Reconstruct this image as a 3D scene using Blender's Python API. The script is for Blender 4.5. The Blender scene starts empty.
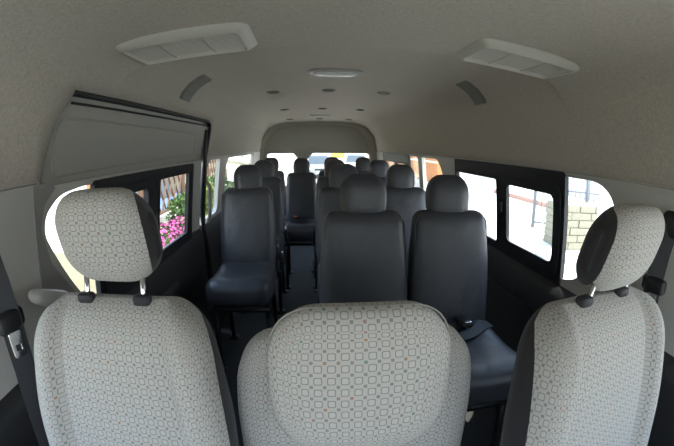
import bpy, bmesh, math, random
from mathutils import Vector, Matrix, geometry, noise
random.seed(7)
SC = bpy.context.scene
COL = SC.collection
PI = math.pi

# ------------------------------------------------------------------ helpers
def tag(o, label=None, cat=None, group=None, kind=None):
    if label: o['label'] = label
    if cat: o['category'] = cat
    if group: o['group'] = group
    if kind: o['kind'] = kind
    return o

def empty(name, loc=(0, 0, 0), rz=0.0):
    o = bpy.data.objects.new(name, None); COL.objects.link(o)
    o.location = loc; o.rotation_euler = (0, 0, rz); o.empty_display_size = .05
    return o

def obj(name, bm, mats, parent=None, smooth=True, recalc=True, auto=None):
    if recalc: bmesh.ops.recalc_face_normals(bm, faces=bm.faces)
    me = bpy.data.meshes.new(name); bm.to_mesh(me); bm.free()
    if not isinstance(mats, (list, tuple)): mats = [mats]
    for m in mats: me.materials.append(m)
    for p in me.polygons: p.use_smooth = smooth
    if smooth and auto:
        me.set_sharp_from_angle(angle=math.radians(auto))
    o = bpy.data.objects.new(name, me); COL.objects.link(o)
    if parent is not None: o.parent = parent
    return o

def struct(name, bm, mats, label, cat, smooth=False, auto=None, parent=None):
    o = obj(name, bm, mats, parent, smooth, auto=auto)
    if parent is None: tag(o, label, cat, kind='structure')
    return o

def children(o): return [c for c in bpy.data.objects if c.parent == o]
def copy_tree(o, parent=None):
    c = o.copy(); COL.objects.link(c)
    if parent is not None: c.parent = parent
    for ch in children(o): copy_tree(ch, c)
    return c

def rbox(w, d, h, R, n=(12, 8, 12), deform=None, at=(0, 0, 0), bm=None, mat=0):
    """closed box of size w,d,h with elliptical rounding radii R=(rx,ry,rz)"""
    if bm is None: bm = bmesh.new()
    H = (w/2, d/2, h/2); R = [min(R[i], H[i]*.999) for i in range(3)]
    cache = {}
    LU = bm.verts.layers.float.get('pu') or bm.verts.layers.float.new('pu'); LV = bm.verts.layers.float.get('pv') or bm.verts.layers.float.new('pv')
    def sp(i, k): return math.sin((2.0*i/n[k]-1)*PI/2)
    def vert(i, j, k):
        key = (i, j, k)
        if key in cache: return cache[key]
        p = [sp(i, 0)*H[0], sp(j, 1)*H[1], sp(k, 2)*H[2]]
        pu = p[0]+((p[1]+H[1])*(1 if i else -1) if i in (0, n[0]) else 0); pv = p[2]+((p[1]+H[1])*(1 if k else -1) if k in (0, n[2]) else 0)
        c = [max(-H[a]+R[a], min(H[a]-R[a], p[a])) for a in range(3)]
        q = [(p[a]-c[a])/R[a] for a in range(3)]
        L = math.sqrt(sum(t*t for t in q))
        m = max(abs(t) for t in q)
        if L > 1e-9:
            q = [t/L*m for t in q]
            p = [c[a]+q[a]*R[a] for a in range(3)]
        if deform: p = deform(*p)
        v = bm.verts.new((p[0]+at[0], p[1]+at[1], p[2]+at[2])); cache[key] = v; v[LU] = pu; v[LV] = pv
        return v
    nx, ny, nz = n
    def quad(a, b, c, d_):
        f = bm.faces.new([vert(*a), vert(*b), vert(*c), vert(*d_)]); f.material_index = mat
    for i in range(nx):
        for j in range(ny):
            for k in (0, nz):
                quad((i, j, k), (i+1, j, k), (i+1, j+1, k), (i, j+1, k))
    for i in range(nx):
        for k in range(nz):
            for j in (0, ny):
                quad((i, j, k), (i+1, j, k), (i+1, j, k+1), (i, j, k+1))
    for j in range(ny):
        for k in range(nz):
            for i in (0, nx):
                quad((i, j, k), (i, j+1, k), (i, j+1, k+1), (i, j, k+1))
    return bm

def bx(bm, x0, x1, y0, y1, z0, z1, mat=0, M=None):
    vs = []
    for z in (z0, z1):
        for x, y in ((x0, y0), (x1, y0), (x1, y1), (x0, y1)):
            p = Vector((x, y, z)); 
            if M: p = M @ p
            vs.append(bm.verts.new(p))
    for f in ((0, 3, 2, 1), (4, 5, 6, 7), (0, 1, 5, 4), (1, 2, 6, 5), (2, 3, 7, 6), (3, 0, 4, 7)):
        q = bm.faces.new([vs[i] for i in f]); q.material_index = mat
    return bm

def tube(bm, pts, r, seg=8, flat=1.0, up=None, close=False, mat=0):
    """tube through pts; r number or list; flat squashes the section along 'up'"""
    pts = [Vector(p) for p in pts]; N = len(pts)
    if not isinstance(r, (list, tuple)): r = [r]*N
    rings = []; prev = Vector(up) if up else None
    for i, p in enumerate(pts):
        if close: t = pts[(i+1) % N]-pts[i-1]
        else: t = pts[min(i+1, N-1)]-pts[max(i-1, 0)]
        t.normalize()
        if prev is None:
            prev = Vector((0, 0, 1)) if abs(t.z) < .9 else Vector((1, 0, 0))
        a = (prev-t*prev.dot(t)); a = a.normalized() if a.length > 1e-6 else t.orthogonal().normalized()
        b = t.cross(a); 
        if not up: prev = a
        rings.append([bm.verts.new(p+a*math.cos(2*PI*k/seg)*r[i]*flat+b*math.sin(2*PI*k/seg)*r[i]) for k in range(seg)])
    for i in range(N if close else N-1):
        A, B = rings[i], rings[(i+1) % N]
        for k in range(seg):
            f = bm.faces.new((A[k], A[(k+1) % seg], B[(k+1) % seg], B[k])); f.material_index = mat
    if not close:
        for g in (rings[0][::-1], rings[-1]):
            f = bm.faces.new(g); f.material_index = mat
    return bm

def cyl(bm, a, b, r, seg=16, r2=None): return tube(bm, [a, b], [r, r if r2 is None else r2], seg)

def rpoly(pts, rad, n=5):
    """round the corners of a 2D polygon"""
    out = []; N = len(pts)
    if not isinstance(rad, (list, tuple)): rad = [rad]*N
    for i in range(N):
        p = Vector(pts[i]); a = Vector(pts[i-1])-p; b = Vector(pts[(i+1) % N])-p
        r = min(rad[i], a.length*.49, b.length*.49)
        A = p+a.normalized()*r; B = p+b.normalized()*r
        for k in range(n+1):
            t = k/n; q = A*(1-t)**2+p*2*t*(1-t)+B*t*t; out.append((q.x, q.y))
    return out
def rrect(y0, y1, z0, z1, r, n=5): return rpoly([(y0, z0), (y1, z0), (y1, z1), (y0, z1)], r, n)

def panel(bm, outer, holes, f, thick, mat=0):
    """flat panel with holes, from 2D (u,v); f(u,v,off)->3D, off runs 0..thick"""
    loops = [outer]+list(holes)
    flat = [p for l in loops for p in l]
    tris = geometry.tessellate_polygon([[Vector((p[0], p[1], 0)) for p in l] for l in loops])
    A = [bm.verts.new(f(u, v, 0)) for u, v in flat]; B = [bm.verts.new(f(u, v, thick)) for u, v in flat]
    for t in tris:
        for V, o in ((A, 1), (B, -1)):
            try:
                q = bm.faces.new([V[i] for i in t[::o]]); q.material_index = mat
            except ValueError: pass
    s = 0
    for l in loops:
        n = len(l)
        for i in range(n):
            j = (i+1) % n
            q = bm.faces.new((A[s+i], A[s+j], B[s+j], B[s+i])); q.material_index = mat
        s += n
    return bm

def interp(x, xs, ys):
    if x <= xs[0]: return ys[0]
    for i in range(1, len(xs)):
        if x <= xs[i]:
            t = (x-xs[i-1])/(xs[i]-xs[i-1]); return ys[i-1]*(1-t)+ys[i]*t
    return ys[-1]
def sstep(a, b, x):
    t = max(0, min(1, (x-a)/(b-a))); return t*t*(3-2*t)

# ------------------------------------------------------------------ materials
class NT:
    def __init__(s, name):
        s.m = bpy.data.materials.new(name); s.m.use_nodes = True; s.t = s.m.node_tree; s.t.nodes.clear()
        s.out = s.n('ShaderNodeOutputMaterial')
    def n(s, typ, **kw):
        x = s.t.nodes.new(typ)
        for k, v in kw.items(): setattr(x, k, v)
        return x
    def l(s, a, b): s.t.links.new(a, b)
    def v(s, sock, val):
        if hasattr(val, 'is_linked') or isinstance(val, bpy.types.NodeSocket): s.l(val, sock)
        else: sock.default_value = val
    def math(s, op, a, b=None, c=None, clamp=False):
        x = s.n('ShaderNodeMath', operation=op, use_clamp=clamp); s.v(x.inputs[0], a)
        if b is not None: s.v(x.inputs[1], b)
        if c is not None: s.v(x.inputs[2], c)
        return x.outputs[0]
    def mix(s, fac, a, b, blend='MIX'):
        x = s.n('ShaderNodeMix', data_type='RGBA', blend_type=blend)
        s.v(x.inputs[0], fac); s.v(x.inputs[6], a if not isinstance(a, tuple) else (*a[:3], 1)); s.v(x.inputs[7], b if not isinstance(b, tuple) else (*b[:3], 1))
        return x.outputs[2]
    def noise(s, scale, detail=2, rough=.5, coord=None):
        x = s.n('ShaderNodeTexNoise'); x.inputs['Scale'].default_value = scale; x.inputs['Detail'].default_value = detail; x.inputs['Roughness'].default_value = rough
        s.l(coord if coord else s.obj(), x.inputs['Vector']); return x.outputs['Fac']
    def obj(s):
        if not hasattr(s, '_tc'): s._tc = s.n('ShaderNodeTexCoord')
        return s._tc.outputs['Object']
    def ramp(s, fac, stops):
        x = s.n('ShaderNodeValToRGB'); e = x.color_ramp.elements
        e[0].position, e[0].color = stops[0][0], (*stops[0][1], 1); e[1].position, e[1].color = stops[-1][0], (*stops[-1][1], 1)
        for p, c in stops[1:-1]:
            q = e.new(p); q.color = (*c, 1)
        s.l(fac, x.inputs[0]); return x.outputs[0]
    def bsdf(s, col, rough=.6, bump=None, bstr=.2, bdist=.001, metal=0, spec=.5, sheen=0):
        b = s.n('ShaderNodeBsdfPrincipled'); s.v(b.inputs['Base Color'], col if not isinstance(col, tuple) else (*col[:3], 1))
        s.v(b.inputs['Roughness'], rough); b.inputs['Metallic'].default_value = metal
        b.inputs['Specular IOR Level'].default_value = spec; b.inputs['Sheen Weight'].default_value = sheen
        if bump is not None:
            q = s.n('ShaderNodeBump'); q.inputs['Strength'].default_value = bstr; q.inputs['Distance'].default_value = bdist
            s.l(bump, q.inputs['Height']); s.l(q.outputs[0], b.inputs['Normal'])
        s.l(b.outputs[0], s.out.inputs[0]); return s.m

def set_side(o, fn):
    a = o.data.attributes.new('side', 'FLOAT', 'POINT')
    for i, v in enumerate(o.data.vertices): a.data[i].value = fn(*v.co)
    return o

def simple(name, col, rough=.5, metal=0, spec=.5, var=.08, scale=60, bstr=.1, bdist=.0006):
    t = NT(name); n = t.noise(scale, 3)
    c = t.mix(n, tuple(x*(1-var) for x in col), tuple(min(1, x*(1+var)) for x in col))
    return t.bsdf(c, rough, n, bstr, bdist, metal, spec)

def lining(name, col):
    t = NT(name); n1 = t.noise(330, 4, .7); n2 = t.noise(120, 3, .6); n3 = t.noise(4, 2)
    f = t.math('ADD', t.math('MULTIPLY', n1, .6), t.math('MULTIPLY', n2, .4))
    c = t.ramp(f, [(.34, tuple(x*.74 for x in col)), (.5, col), (.68, tuple(min(1, x*1.22) for x in col))])
    c = t.mix(t.math('MULTIPLY', n3, .18), c, tuple(x*.8 for x in col))
    return t.bsdf(c, .95, f, .5, .002, spec=.15, sheen=.1)

M = {}
M['lining'] = lining('headliner_fabric', (.48, .435, .37))
M['door_card'] = simple('door_card_vinyl', (.37, .355, .315), .6, var=.05, scale=200)
M['pillar'] = simple('grey_pillar_plastic', (.50, .485, .45), .5, var=.04, scale=150)
M['darkgrey'] = simple('jamb_grey_plastic', (.30, .29, .27), .55, var=.05, scale=150)  # darker grey than the pillar plastic, for the door jamb strip
M['vent'] = simple('vent_plastic', (.52, .50, .44), .45, var=.03)
M['grille'] = simple('grille_plastic', (.19, .18, .155), .6, var=.05)
M['lampplastic'] = simple('lamp_bezel_plastic', (.36, .35, .32), .4, var=.03)
M['charcoal'] = simple('charcoal_plastic', (.022, .022, .024), .5, var=.2, scale=300, bstr=.3)
M['black'] = simple('black_rubber', (.012, .012, .013), .6, var=.2)
M['blackgloss'] = simple('black_frame_paint', (.022, .022, .026), .55, spec=.3, var=.1)
M['webbing'] = simple('belt_webbing', (.018, .019, .022), .75, var=.3, scale=500)
M['chrome'] = simple('chrome_metal', (.7, .7, .72), .18, metal=1, var=.02)
M['steel'] = simple('painted_steel', (.03, .03, .032), .4, metal=.4, var=.2)
M['redplastic'] = simple('red_button_plastic', (.6, .06, .02), .4)
M['white'] = simple('white_paint', (.72, .70, .65), .6, var=.05, scale=4)
M['cream'] = simple('cream_render', (.34, .32, .23), .8, var=.06, scale=6)
M['orange'] = simple('orange_render', (.42, .17, .06), .8, var=.1, scale=4)
M['wood'] = simple('brown_lattice_wood', (.13, .07, .04), .7, var=.35, scale=12)
M['metalrail'] = simple('grey_rail_paint', (.13, .14, .16), .5)
M['glasslamp'] = simple('lamp_lens', (.66, .66, .64), .12, var=.03)
M['tyre'] = simple('tyre_rubber', (.02, .02, .02), .8)
M['yellow'] = simple('yellow_paint', (.45, .34, .08), .5)
M['tilered'] = simple('red_tile', (.34, .20, .16), .7, var=.2, scale=8)
M['soil'] = simple('soil', (.10, .07, .045), .95, var=.4, scale=20)
M['bark'] = simple('stem_bark', (.12, .09, .04), .9, var=.3, scale=30)

def vinyl():
    t = NT('dark_vinyl_cover'); n = t.noise(9, 4, .55); g = t.noise(500, 2)
    w = t.n('ShaderNodeTexWave'); w.inputs['Scale'].default_value = 3.2; w.inputs['Distortion'].default_value = 9; w.inputs['Detail'].default_value = 2; w.inputs['Detail Scale'].default_value = 1.6
    t.l(t.obj(), w.inputs['Vector'])
    h = t.math('ADD', t.math('MULTIPLY', n, .8), t.math('MULTIPLY', w.outputs['Fac'], .12))
    h = t.math('ADD', h, t.math('MULTIPLY', g, .03))
    c = t.mix(n, (.042, .044, .052), (.060, .063, .073))
    return t.bsdf(c, t.math('MULTIPLY_ADD', n, .15, .36), h, .5, .012, spec=.55)
M['vinyl'] = vinyl()

def fabric(name, dx=0.0, dz=0.0, size=.0192, tint=(1, 1, 1), sided=True):
    t = NT(name)
    au = t.n('ShaderNodeAttribute', attribute_name='pu'); av = t.n('ShaderNodeAttribute', attribute_name='pv')
    X = t.math('MULTIPLY_ADD', au.outputs['Fac'], 1/size, 100+dx); Z = t.math('MULTIPLY_ADD', av.outputs['Fac'], 1/size, 100+dz)
    fx = t.math('SUBTRACT', t.math('FRACT', X), .5); fz = t.math('SUBTRACT', t.math('FRACT', Z), .5)
    ax = t.math('ABSOLUTE', fx); az = t.math('ABSOLUTE', fz)
    # rounded square distance
    p = 5.0
    d = t.math('POWER', t.math('ADD', t.math('POWER', ax, p), t.math('POWER', az, p)), 1/p)
    ring = t.math('SUBTRACT', 1.0, t.math('DIVIDE', t.math('ABSOLUTE', t.math('SUBTRACT', d, .285)), .055), clamp=True)
    inner = t.math('LESS_THAN', d, .25)
    # small motif in the gaps
    bxx = t.math('SUBTRACT', .5, ax); bz = t.math('SUBTRACT', .5, az)
    dd = t.math('MAXIMUM', bxx, bz)
    dot = t.math('LESS_THAN', dd, .13)
    wn = t.n('ShaderNodeTexWhiteNoise', noise_dimensions='2D')
    cv = t.n('ShaderNodeCombineXYZ'); t.l(t.math('FLOOR', t.math('ADD', X, .5)), cv.inputs[0]); t.l(t.math('FLOOR', t.math('ADD', Z, .5)), cv.inputs[1])
    t.l(cv.outputs[0], wn.inputs['Vector'])
    base = tuple(a*b for a, b in zip((.40, .383, .352), tint))
    grain = t.noise(700, 2); blot = t.noise(5, 3)
    c = t.mix(grain, tuple(x*.86 for x in base), tuple(min(1, x*1.14) for x in base))
    c = t.mix(t.math('MULTIPLY', inner, .25), c, tuple(min(1, x*1.2) for x in base))
    c = t.mix(t.math('MULTIPLY', ring, .88), c, (.085, .083, .078))
    r = t.ramp(wn.outputs[0], [(0, (.17, .155, .135)), (.84, (.165, .155, .14)), (.85, (.28, .13, .055)), (.92, (.28, .13, .06)), (.93, (.08, .16, .15)), (1, (.08, .165, .155))])
    c = t.mix(t.math('MULTIPLY', dot, .8), c, r)
    c = t.mix(t.math('MULTIPLY', blot, .12), c, tuple(x*.7 for x in base))
    if sided:
        at = t.n('ShaderNodeAttribute', attribute_name='side'); sd_ = t.math('GREATER_THAN', at.outputs['Fac'], 0.0)
        c = t.mix(sd_, c, (.024, .022, .024))
    return t.bsdf(c, .9, grain, .35, .0015, spec=.15, sheen=.15)
M['fabric'] = fabric('square_pattern_fabric')
M['sidefabric'] = simple('charcoal_side_fabric', (.022, .021, .022), .9, var=.3, scale=600, spec=.2)
M['piping'] = simple('grey_piping', (.24, .23, .21), .8)

def glass(name, tint=(.93, .95, .93)):
    t = NT(name); tr = t.n('ShaderNodeBsdfTransparent'); tr.inputs[0].default_value = (*tint, 1)
    gl = t.n('ShaderNodeBsdfGlossy'); gl.inputs['Roughness'].default_value = .02
    fr = t.n('ShaderNodeFresnel'); ge = t.n('ShaderNodeNewGeometry'); t.l(t.math('MULTIPLY_ADD', ge.outputs['Backfacing'], 1/1.3-1.3, 1.3), fr.inputs[0])
    mx = t.n('ShaderNodeMixShader'); t.l(fr.outputs[0], mx.inputs[0]); t.l(tr.outputs[0], mx.inputs[1]); t.l(gl.outputs[0], mx.inputs[2])
    t.l(mx.outputs[0], t.out.inputs[0]); return t.m
M['dash'] = simple('grey_dash_plastic', (.42, .40, .37), .7)
M['glass'] = glass('window_glass')
M['lens'] = glass('clear_lens', (.9, .9, .9))

def floor_mat():
    t = NT('ribbed_floor_vinyl'); n = t.noise(30, 4); w = t.n('ShaderNodeTexWave'); w.inputs['Scale'].default_value = 30; t.l(t.obj(), w.inputs['Vector'])
    c = t.mix(n, (.022, .022, .023), (.05, .05, .05)); return t.bsdf(c, .85, w.outputs['Fac'], .2, .002)
M['floor'] = floor_mat()
def ground_mat(name, a, b, sc):
    t = NT(name); n = t.noise(sc, 5, .65); n2 = t.noise(sc*14, 2)
    c = t.mix(n, a, b); c = t.mix(t.math('MULTIPLY', n2, .3), c, tuple(x*.7 for x in a)); return t.bsdf(c, .9, n2, .4, .02)
M['paving'] = ground_mat('pale_paving', (.52, .50, .45), (.66, .64, .58), .8)
M['gravel'] = ground_mat('sandy_gravel', (.13, .11, .065), (.24, .21, .135), 3.)
def blocks_mat():
    t = NT('concrete_block'); n = t.noise(12, 4)
    return t.bsdf(t.mix(n, (.17, .155, .115), (.27, .25, .19)), .9, n, .4, .01)
M['block'] = blocks_mat()
def leaf_mat(name, a, b):
    t = NT(name); n = t.noise(6, 2); b_ = t.mix(n, a, b); return t.bsdf(b_, .55)
M['leaf'] = leaf_mat('green_leaf', (.025, .07, .012), (.10, .19, .035))
M['leaf2'] = leaf_mat('lime_leaf', (.09, .14, .025), (.22, .25, .05))
M['petalpink'] = leaf_mat('magenta_petal', (.30, .02, .13), (.48, .07, .27))
M['petalyellow'] = leaf_mat('yellow_petal', (.45, .26, .02), (.6, .42, .05))
def paint(name, col): return simple(name, col, .25, spec=.6, var=.02)
M['carsilver'] = paint('silver_car_paint', (.17, .18, .20)); M['carwhite'] = paint('white_car_paint', (.75, .76, .78)); M['carblue'] = paint('blue_car_paint', (.10, .16, .30))
M['carglass'] = simple('dark_car_glass', (.05, .06, .07), .08)
M['headlight'] = simple('headlight_lens', (.7, .72, .75), .1)

# ------------------------------------------------------------------ van shell
WZ = [-1, .8, 1.2, 1.45, 1.53, 1.585, 1.625]; WX = [.86, .86, .82, .765, .73, .68, .60]
def wx(z): return interp(z, WZ, WX)
def wmap(side, base=0.0):
    return lambda u, v, off: (side*(wx(v)+base+off), u, v)

MAIN = [(.82, 1.20), (.812, 1.25), (.80, 1.30), (.785, 1.37), (.765, 1.45), (.748, 1.50), (.722, 1.545), (.685, 1.583), (.64, 1.610), (.58, 1.630), (.50, 1.645), (.38, 1.655), (.2, 1.662), (0, 1.664)]
FRNT = [(.82, 1.20), (.812, 1.25), (.80, 1.30), (.785, 1.37), (.765, 1.45), (.745, 1.485), (.715, 1.512), (.675, 1.534), (.62, 1.550), (.55, 1.560), (.46, 1.566), (.35, 1.570), (.2, 1.573), (0, 1.574)]
def prof(y):
    t = sstep(1.085, 1.125, y)
    P = [(a[0]*(1-t)+b[0]*t, a[1]*(1-t)+b[1]*t) for a, b in zip(FRNT, MAIN)]
    k = 1-.075*sstep(4.3, 5.2, y)-.22*sstep(.45, -.35, y)
    kx = 1-.02*sstep(3.5, 5.2, y)
    return [(x*(kx if z > 1.46 else 1), 1.2+(z-1.2)*(k if z > 1.46 else 1-(1-k)*((z-1.2)/.26))) for x, z in P]

def build_ceiling():
    bm = bmesh.new()
    ys = [-.40, -.3, -.2, 0, .2, .4, .55, .66, .74, 'A', .95, 1.04, 1.08, 1.085, 1.09, 1.095, 1.10, 1.105, 1.11, 1.115, 1.12, 1.125, 1.14, 1.3, 1.5, 1.7, 1.9, 2.1, 2.25, 'B', 2.5, 2.7, 3., 3.4, 3.8, 4.2, 4.5, 4.8, 5.0, 5.2]
    cols = []
    for y in ys:
        col = []
        P = prof(.85 if y == 'A' else 2.4 if y == 'B' else y)
        full = [(-x, z) for x, z in P]+[(x, z) for x, z in P[-2::-1]]
        for i, (x, z) in enumerate(full):
            if y == 'A': yy = interp(z, [1.2, 1.3, 1.387, 1.43, 1.45], [.772, .791, .822, .85, .872]) if (x < 0 and z <= 1.451) else .86
            elif y == 'B': yy = interp(z, [1.2, 1.3, 1.37, 1.42, 1.45], [2.395, 2.40, 2.395, 2.38, 2.33]) if (x < 0 and z <= 1.451) else 2.36
            else: yy = y
            col.append(bm.verts.new((x, yy, z)))
        cols.append(col)
    iA, iB = ys.index('A'), ys.index('B')
    for c in range(len(cols)-1):
        for i in range(len(cols[0])-1):
            if iA <= c < iB and i < 4: continue
            bm.faces.new((cols[c][i], cols[c+1][i], cols[c+1][i+1], cols[c][i+1]))
    o = struct('ceiling', bm, M['lining'], 'speckled grey fabric headliner of the van, high roof with a lower front section', 'ceiling', smooth=True, auto=50)
    # normals: make them point into the cabin so that solidify thickens outwards
    me = o.data
    c = me.polygons[len(me.polygons)//2]
    m = o.modifiers.new('thickness', 'SOLIDIFY'); m.thickness = .035
    mid = Vector((0, c.center.y, 1.2))
    m.offset = -1 if (mid-c.center).dot(c.normal) > 0 else 1
    return o
build_ceiling()

# seam roll between fabric headliner and window band, both sides
def wall_band(name, side, pieces, label, cat='wall', mat=None):
    bm = bmesh.new()
    for outer, holes in pieces: panel(bm, outer, holes, wmap(side), .03)
    return struct(name, bm, mat or M['pillar'], label, cat)

def rect(y0, y1, z0, z1): return [(y0, z0), (y1, z0), (y1, z1), (y0, z1)]
ZB, ZT = .74, 1.222
front_win = rpoly([(-.50, .80), (.40, .80), (.43, 1.19), (-.15, 1.19)], .05)
def main_hole(s):   # raked front edge, side s shifts it rearward
    return rpoly([(1.06+s, .79), (2.27, .78), (2.27, 1.19), (.98+s, 1.185), (.865+s, 1.175), (.80+s, 1.13), (.79+s, 1.08), (.85+s, .985), (.92+s, .89), (.98+s, .82)], [.05, .04, .04, .03, .04, .03, .03, .05, .05, .03])
holeR = [(y, z+.020*sstep(1.10, 1.16, z)) for y, z in main_hole(.078)]
holeC = rpoly([(2.50, .80), (3.05, .80), (3.05, 1.205), (2.66, 1.205), (2.545, 1.10)], [.05, .04, .03, .06, .08])
holeD = rrect(3.165, 4.70, .80, 1.205, .05)
holeA = rpoly([(2.44, .79), (2.82, .79), (2.83, 1.21), (2.53, 1.205), (2.44, 1.12)], [.05, .07, .04, .06, .06])
holeB = rpoly([(3.02, .80), (4.60, .80), (4.60, 1.215), (3.16, 1.215), (3.04, 1.12)], [.04, .05, .05, .06, .08])
wall_band('wall_right', 1, [(rect(-.75, 5.2, ZB, ZT), [front_win, holeR, holeC, holeD])], 'grey plastic window band along the right side of the cabin')
wall_band('wall_left', -1, [(rect(-.75, .765, ZB, ZT), [front_win]), (rect(2.40, 5.2, ZB, ZT), [holeA, holeB])], 'grey plastic window band and pillars along the left side, either side of the sliding door')

# lower dark side trims with a rounded belt ledge
def lower_trim(name, side, y0, y1, label, parent=None, inset=0.0, z0=0.0):
    bm = bmesh.new()
    P = [(.90, .765), (.866, .768), (.852, .760), (.838, .742), (.828, .715), (.822, .66), (.820, .50), (.812, .28), (.800, .10), (.796, z0), (.90, z0)]
    n = max(2, int((y1-y0)/.12)); rows = []
    for i in range(n+1):
        y = y0+(y1-y0)*i/n
        rows.append([bm.verts.new((side*(x+(inset if x < .86 else 0)), y, z)) for x, z in P])
    for i in range(n):
        for k in range(len(P)):
            k2 = (k+1) % len(P); bm.faces.new((rows[i][k], rows[i+1][k], rows[i+1][k2], rows[i][k2]))
    bm.faces.new(rows[0][::-1]); bm.faces.new(rows[-1])
    if parent is not None: return obj(name, bm, M['charcoal'], parent, True, auto=35)
    return struct(name, bm, M['charcoal'], label, 'trim', True, 35)
lower_trim('trim_1', 1, -.75, 5.2, 'black plastic side panel below the windows on the right')
lower_trim('trim_2', -1, -.75, .76, 'black plastic panel below the window in front of the sliding door')
lower_trim('trim_3', -1, 2.37, 5.2, 'black plastic side panel behind the sliding door on the left')
# raised map-pocket rib on the right panel
bm = bmesh.new(); panel(bm, rrect(1.25, 2.2, .20, .62, .06), [rrect(1.29, 2.16, .24, .58, .05)], lambda u, v, o: (.808-o+.02*v, u, v), .012)
struct('trim_4', bm, M['charcoal'], 'raised black rib moulded on the right side panel', 'trim')

# floor
bm = bmesh.new(); bx(bm, -.9, .9, -1.1, 5.25, -.05, 0)
struct('floor', bm, M['floor'], 'dark vinyl floor of the passenger cabin and aisle', 'floor')

# back end
BK = 5.2
P = prof(5.2)
ring = [(-x, z) for x, z in P]+[(x, z) for x, z in P[-2::-1]]
outer = [(-.90, 0)]+[(-.90, 1.2)]+[(x*1.08, z+.03) for x, z in ring]+[(.90, 1.2), (.90, 0)]
arch = rpoly([(-.86, .30), (-.862, .88), (-.795, 1.316), (-.70, 1.46), (-.607, 1.548), (-.398, 1.604), (0, 1.617), (.398, 1.604), (.607, 1.535), (.70, 1.40), (.75, 1.241), (.80, .95), (.82, .30)], [.05, .05, .1, .08, .08, .1, .1, .1, .08, .08, .08, .05, .05], 4)
arch = [(x*.955, z-.012 if z > 1.4 else z) for x, z in arch]
bm = bmesh.new(); panel(bm, outer, [arch], lambda u, v, o: (u, BK+o, v), .05)
struct('wall_back', bm, M['lining'], 'fabric covered surround of the tailgate at the far end of the van', 'wall')
dr = empty('door_1', (0, BK, 0)); tag(dr, 'tailgate with padded grey upper panel and wide rear window', 'door', kind='structure')
rw = rrect(-.74, .735, .72, 1.197, .05)
archb = [((x*1.02), z*1.004+.01) for x, z in arch]
bm = bmesh.new(); panel(bm, archb, [rw], lambda u, v, o: (u, .045+o, v), .03); obj('door_panel', bm, M['door_card'], dr, False)
bm = bmesh.new()
inset = rpoly([(-.74, 1.235), (.68, 1.235), (.60, 1.45), (.50, 1.53), (.3, 1.572), (-.36, 1.572), (-.56, 1.53), (-.66, 1.45)], .06)
panel(bm, inset, [], lambda u, v, o: (u, .045-o, v), .012); obj('upper_trim', bm, M['door_card'], dr, False)
bm = bmesh.new()
panel(bm, rpoly([(-.37, 1.215), (-.06, 1.215), (-.11, 1.15), (-.16, 1.10), (-.27, 1.10), (-.32, 1.15)], .04), [], lambda u, v, o: (u, .045-o, v), .05); obj('latch_cover', bm, M['door_card'], dr, False)
wn = empty('window_1', (0, BK, 0)); tag(wn, 'wide rear window of the tailgate seen above the last row of headrests', 'window', kind='structure')
bm = bmesh.new(); panel(bm, rrect(-.75, .745, .71, 1.20, .05), [rrect(-.725, .72, .735, 1.190, .045)], lambda u, v, o: (u, .052+o, v), .02); obj('window_frame', bm, M['pillar'], wn, False)
bm = bmesh.new(); panel(bm, rrect(-.75, .745, .71, 1.20, .05), [], lambda u, v, o: (u, .066+o, v), .004); obj('pane', bm, M['glass'], wn, False)

# windows
def window(n, side, hole, label, extra=None, off=.016):
    w = empty('window_%d' % n, (0, 0, 0)); tag(w, label, 'window', kind='structure')
    bm = bmesh.new(); panel(bm, hole, [], wmap(side, off), .004); obj('pane', bm, M['glass'], w, False)
    if extra: extra(w, side)
    return w
def slide_frame(w, side, outer, holes, inner=None, rails=()):
    bm = bmesh.new(); panel(bm, outer, holes, wmap(side, -.006), .02); obj('window_frame', bm, M['blackgloss'], w, False)
    for i, h in enumerate(holes):
        cx = sum(p[0] for p in h)/len(h); cz = sum(p[1] for p in h)/len(h)
        g = [(cx+(p[0]-cx)*1.0, cz+(p[1]-cz)*1.0) for p in h]
        bm = bmesh.new()
        pts = [(side*(wx(p[1])-.006), p[0], p[1]) for p in h]; tube(bm, pts, .006, 6, close=True)
        obj('rubber_seal', bm, M['black'], w, True)
    for r in rails:
        bm = bmesh.new(); panel(bm, r[0], [r[1]], wmap(side, -.016), .012); obj('sash', bm, M['blackgloss'], w, False)
def exR(w, s):
    slide_frame(w, s, rrect(1.145, 2.295, .745, 1.216, .02), [rrect(1.175, 1.62, .815, 1.14, .03), rrect(1.715, 2.265, .80, 1.14, .02)],
                rails=[(rrect(1.165, 1.655, .80, 1.155, .04), rrect(1.21, 1.60, .84, 1.12, .035))])
    bm = bmesh.new(); rbox(.012, .03, .05, (.005, .005, .005), (4, 4, 4), at=(s*(wx(1.0)-.028), 1.64, 1.0), bm=bm); obj('latch', bm, M['blackgloss'], w, True)
window(2, 1, holeR, 'large right side window with a black framed sliding section and bare front glass', exR)
window(3, 1, holeC, 'small right side window just behind the sliding window, orange wall beyond')
def exD(w, s):
    slide_frame(w, s, rrect(3.46, 4.72, .78, 1.215, .02), [rrect(3.52, 3.98, .83, 1.12, .03), rrect(4.06, 4.62, .83, 1.12, .03)])
window(4, 1, holeD, 'rearmost right side window with black frame at the last rows', exD)
window(5, -1, holeA, 'narrow left window right behind the sliding door')
window(6, -1, holeB, 'long rear left window beside the last rows')
window(7, -1, front_win, 'left front door window'); window(8, 1, front_win, 'right front door window')

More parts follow.
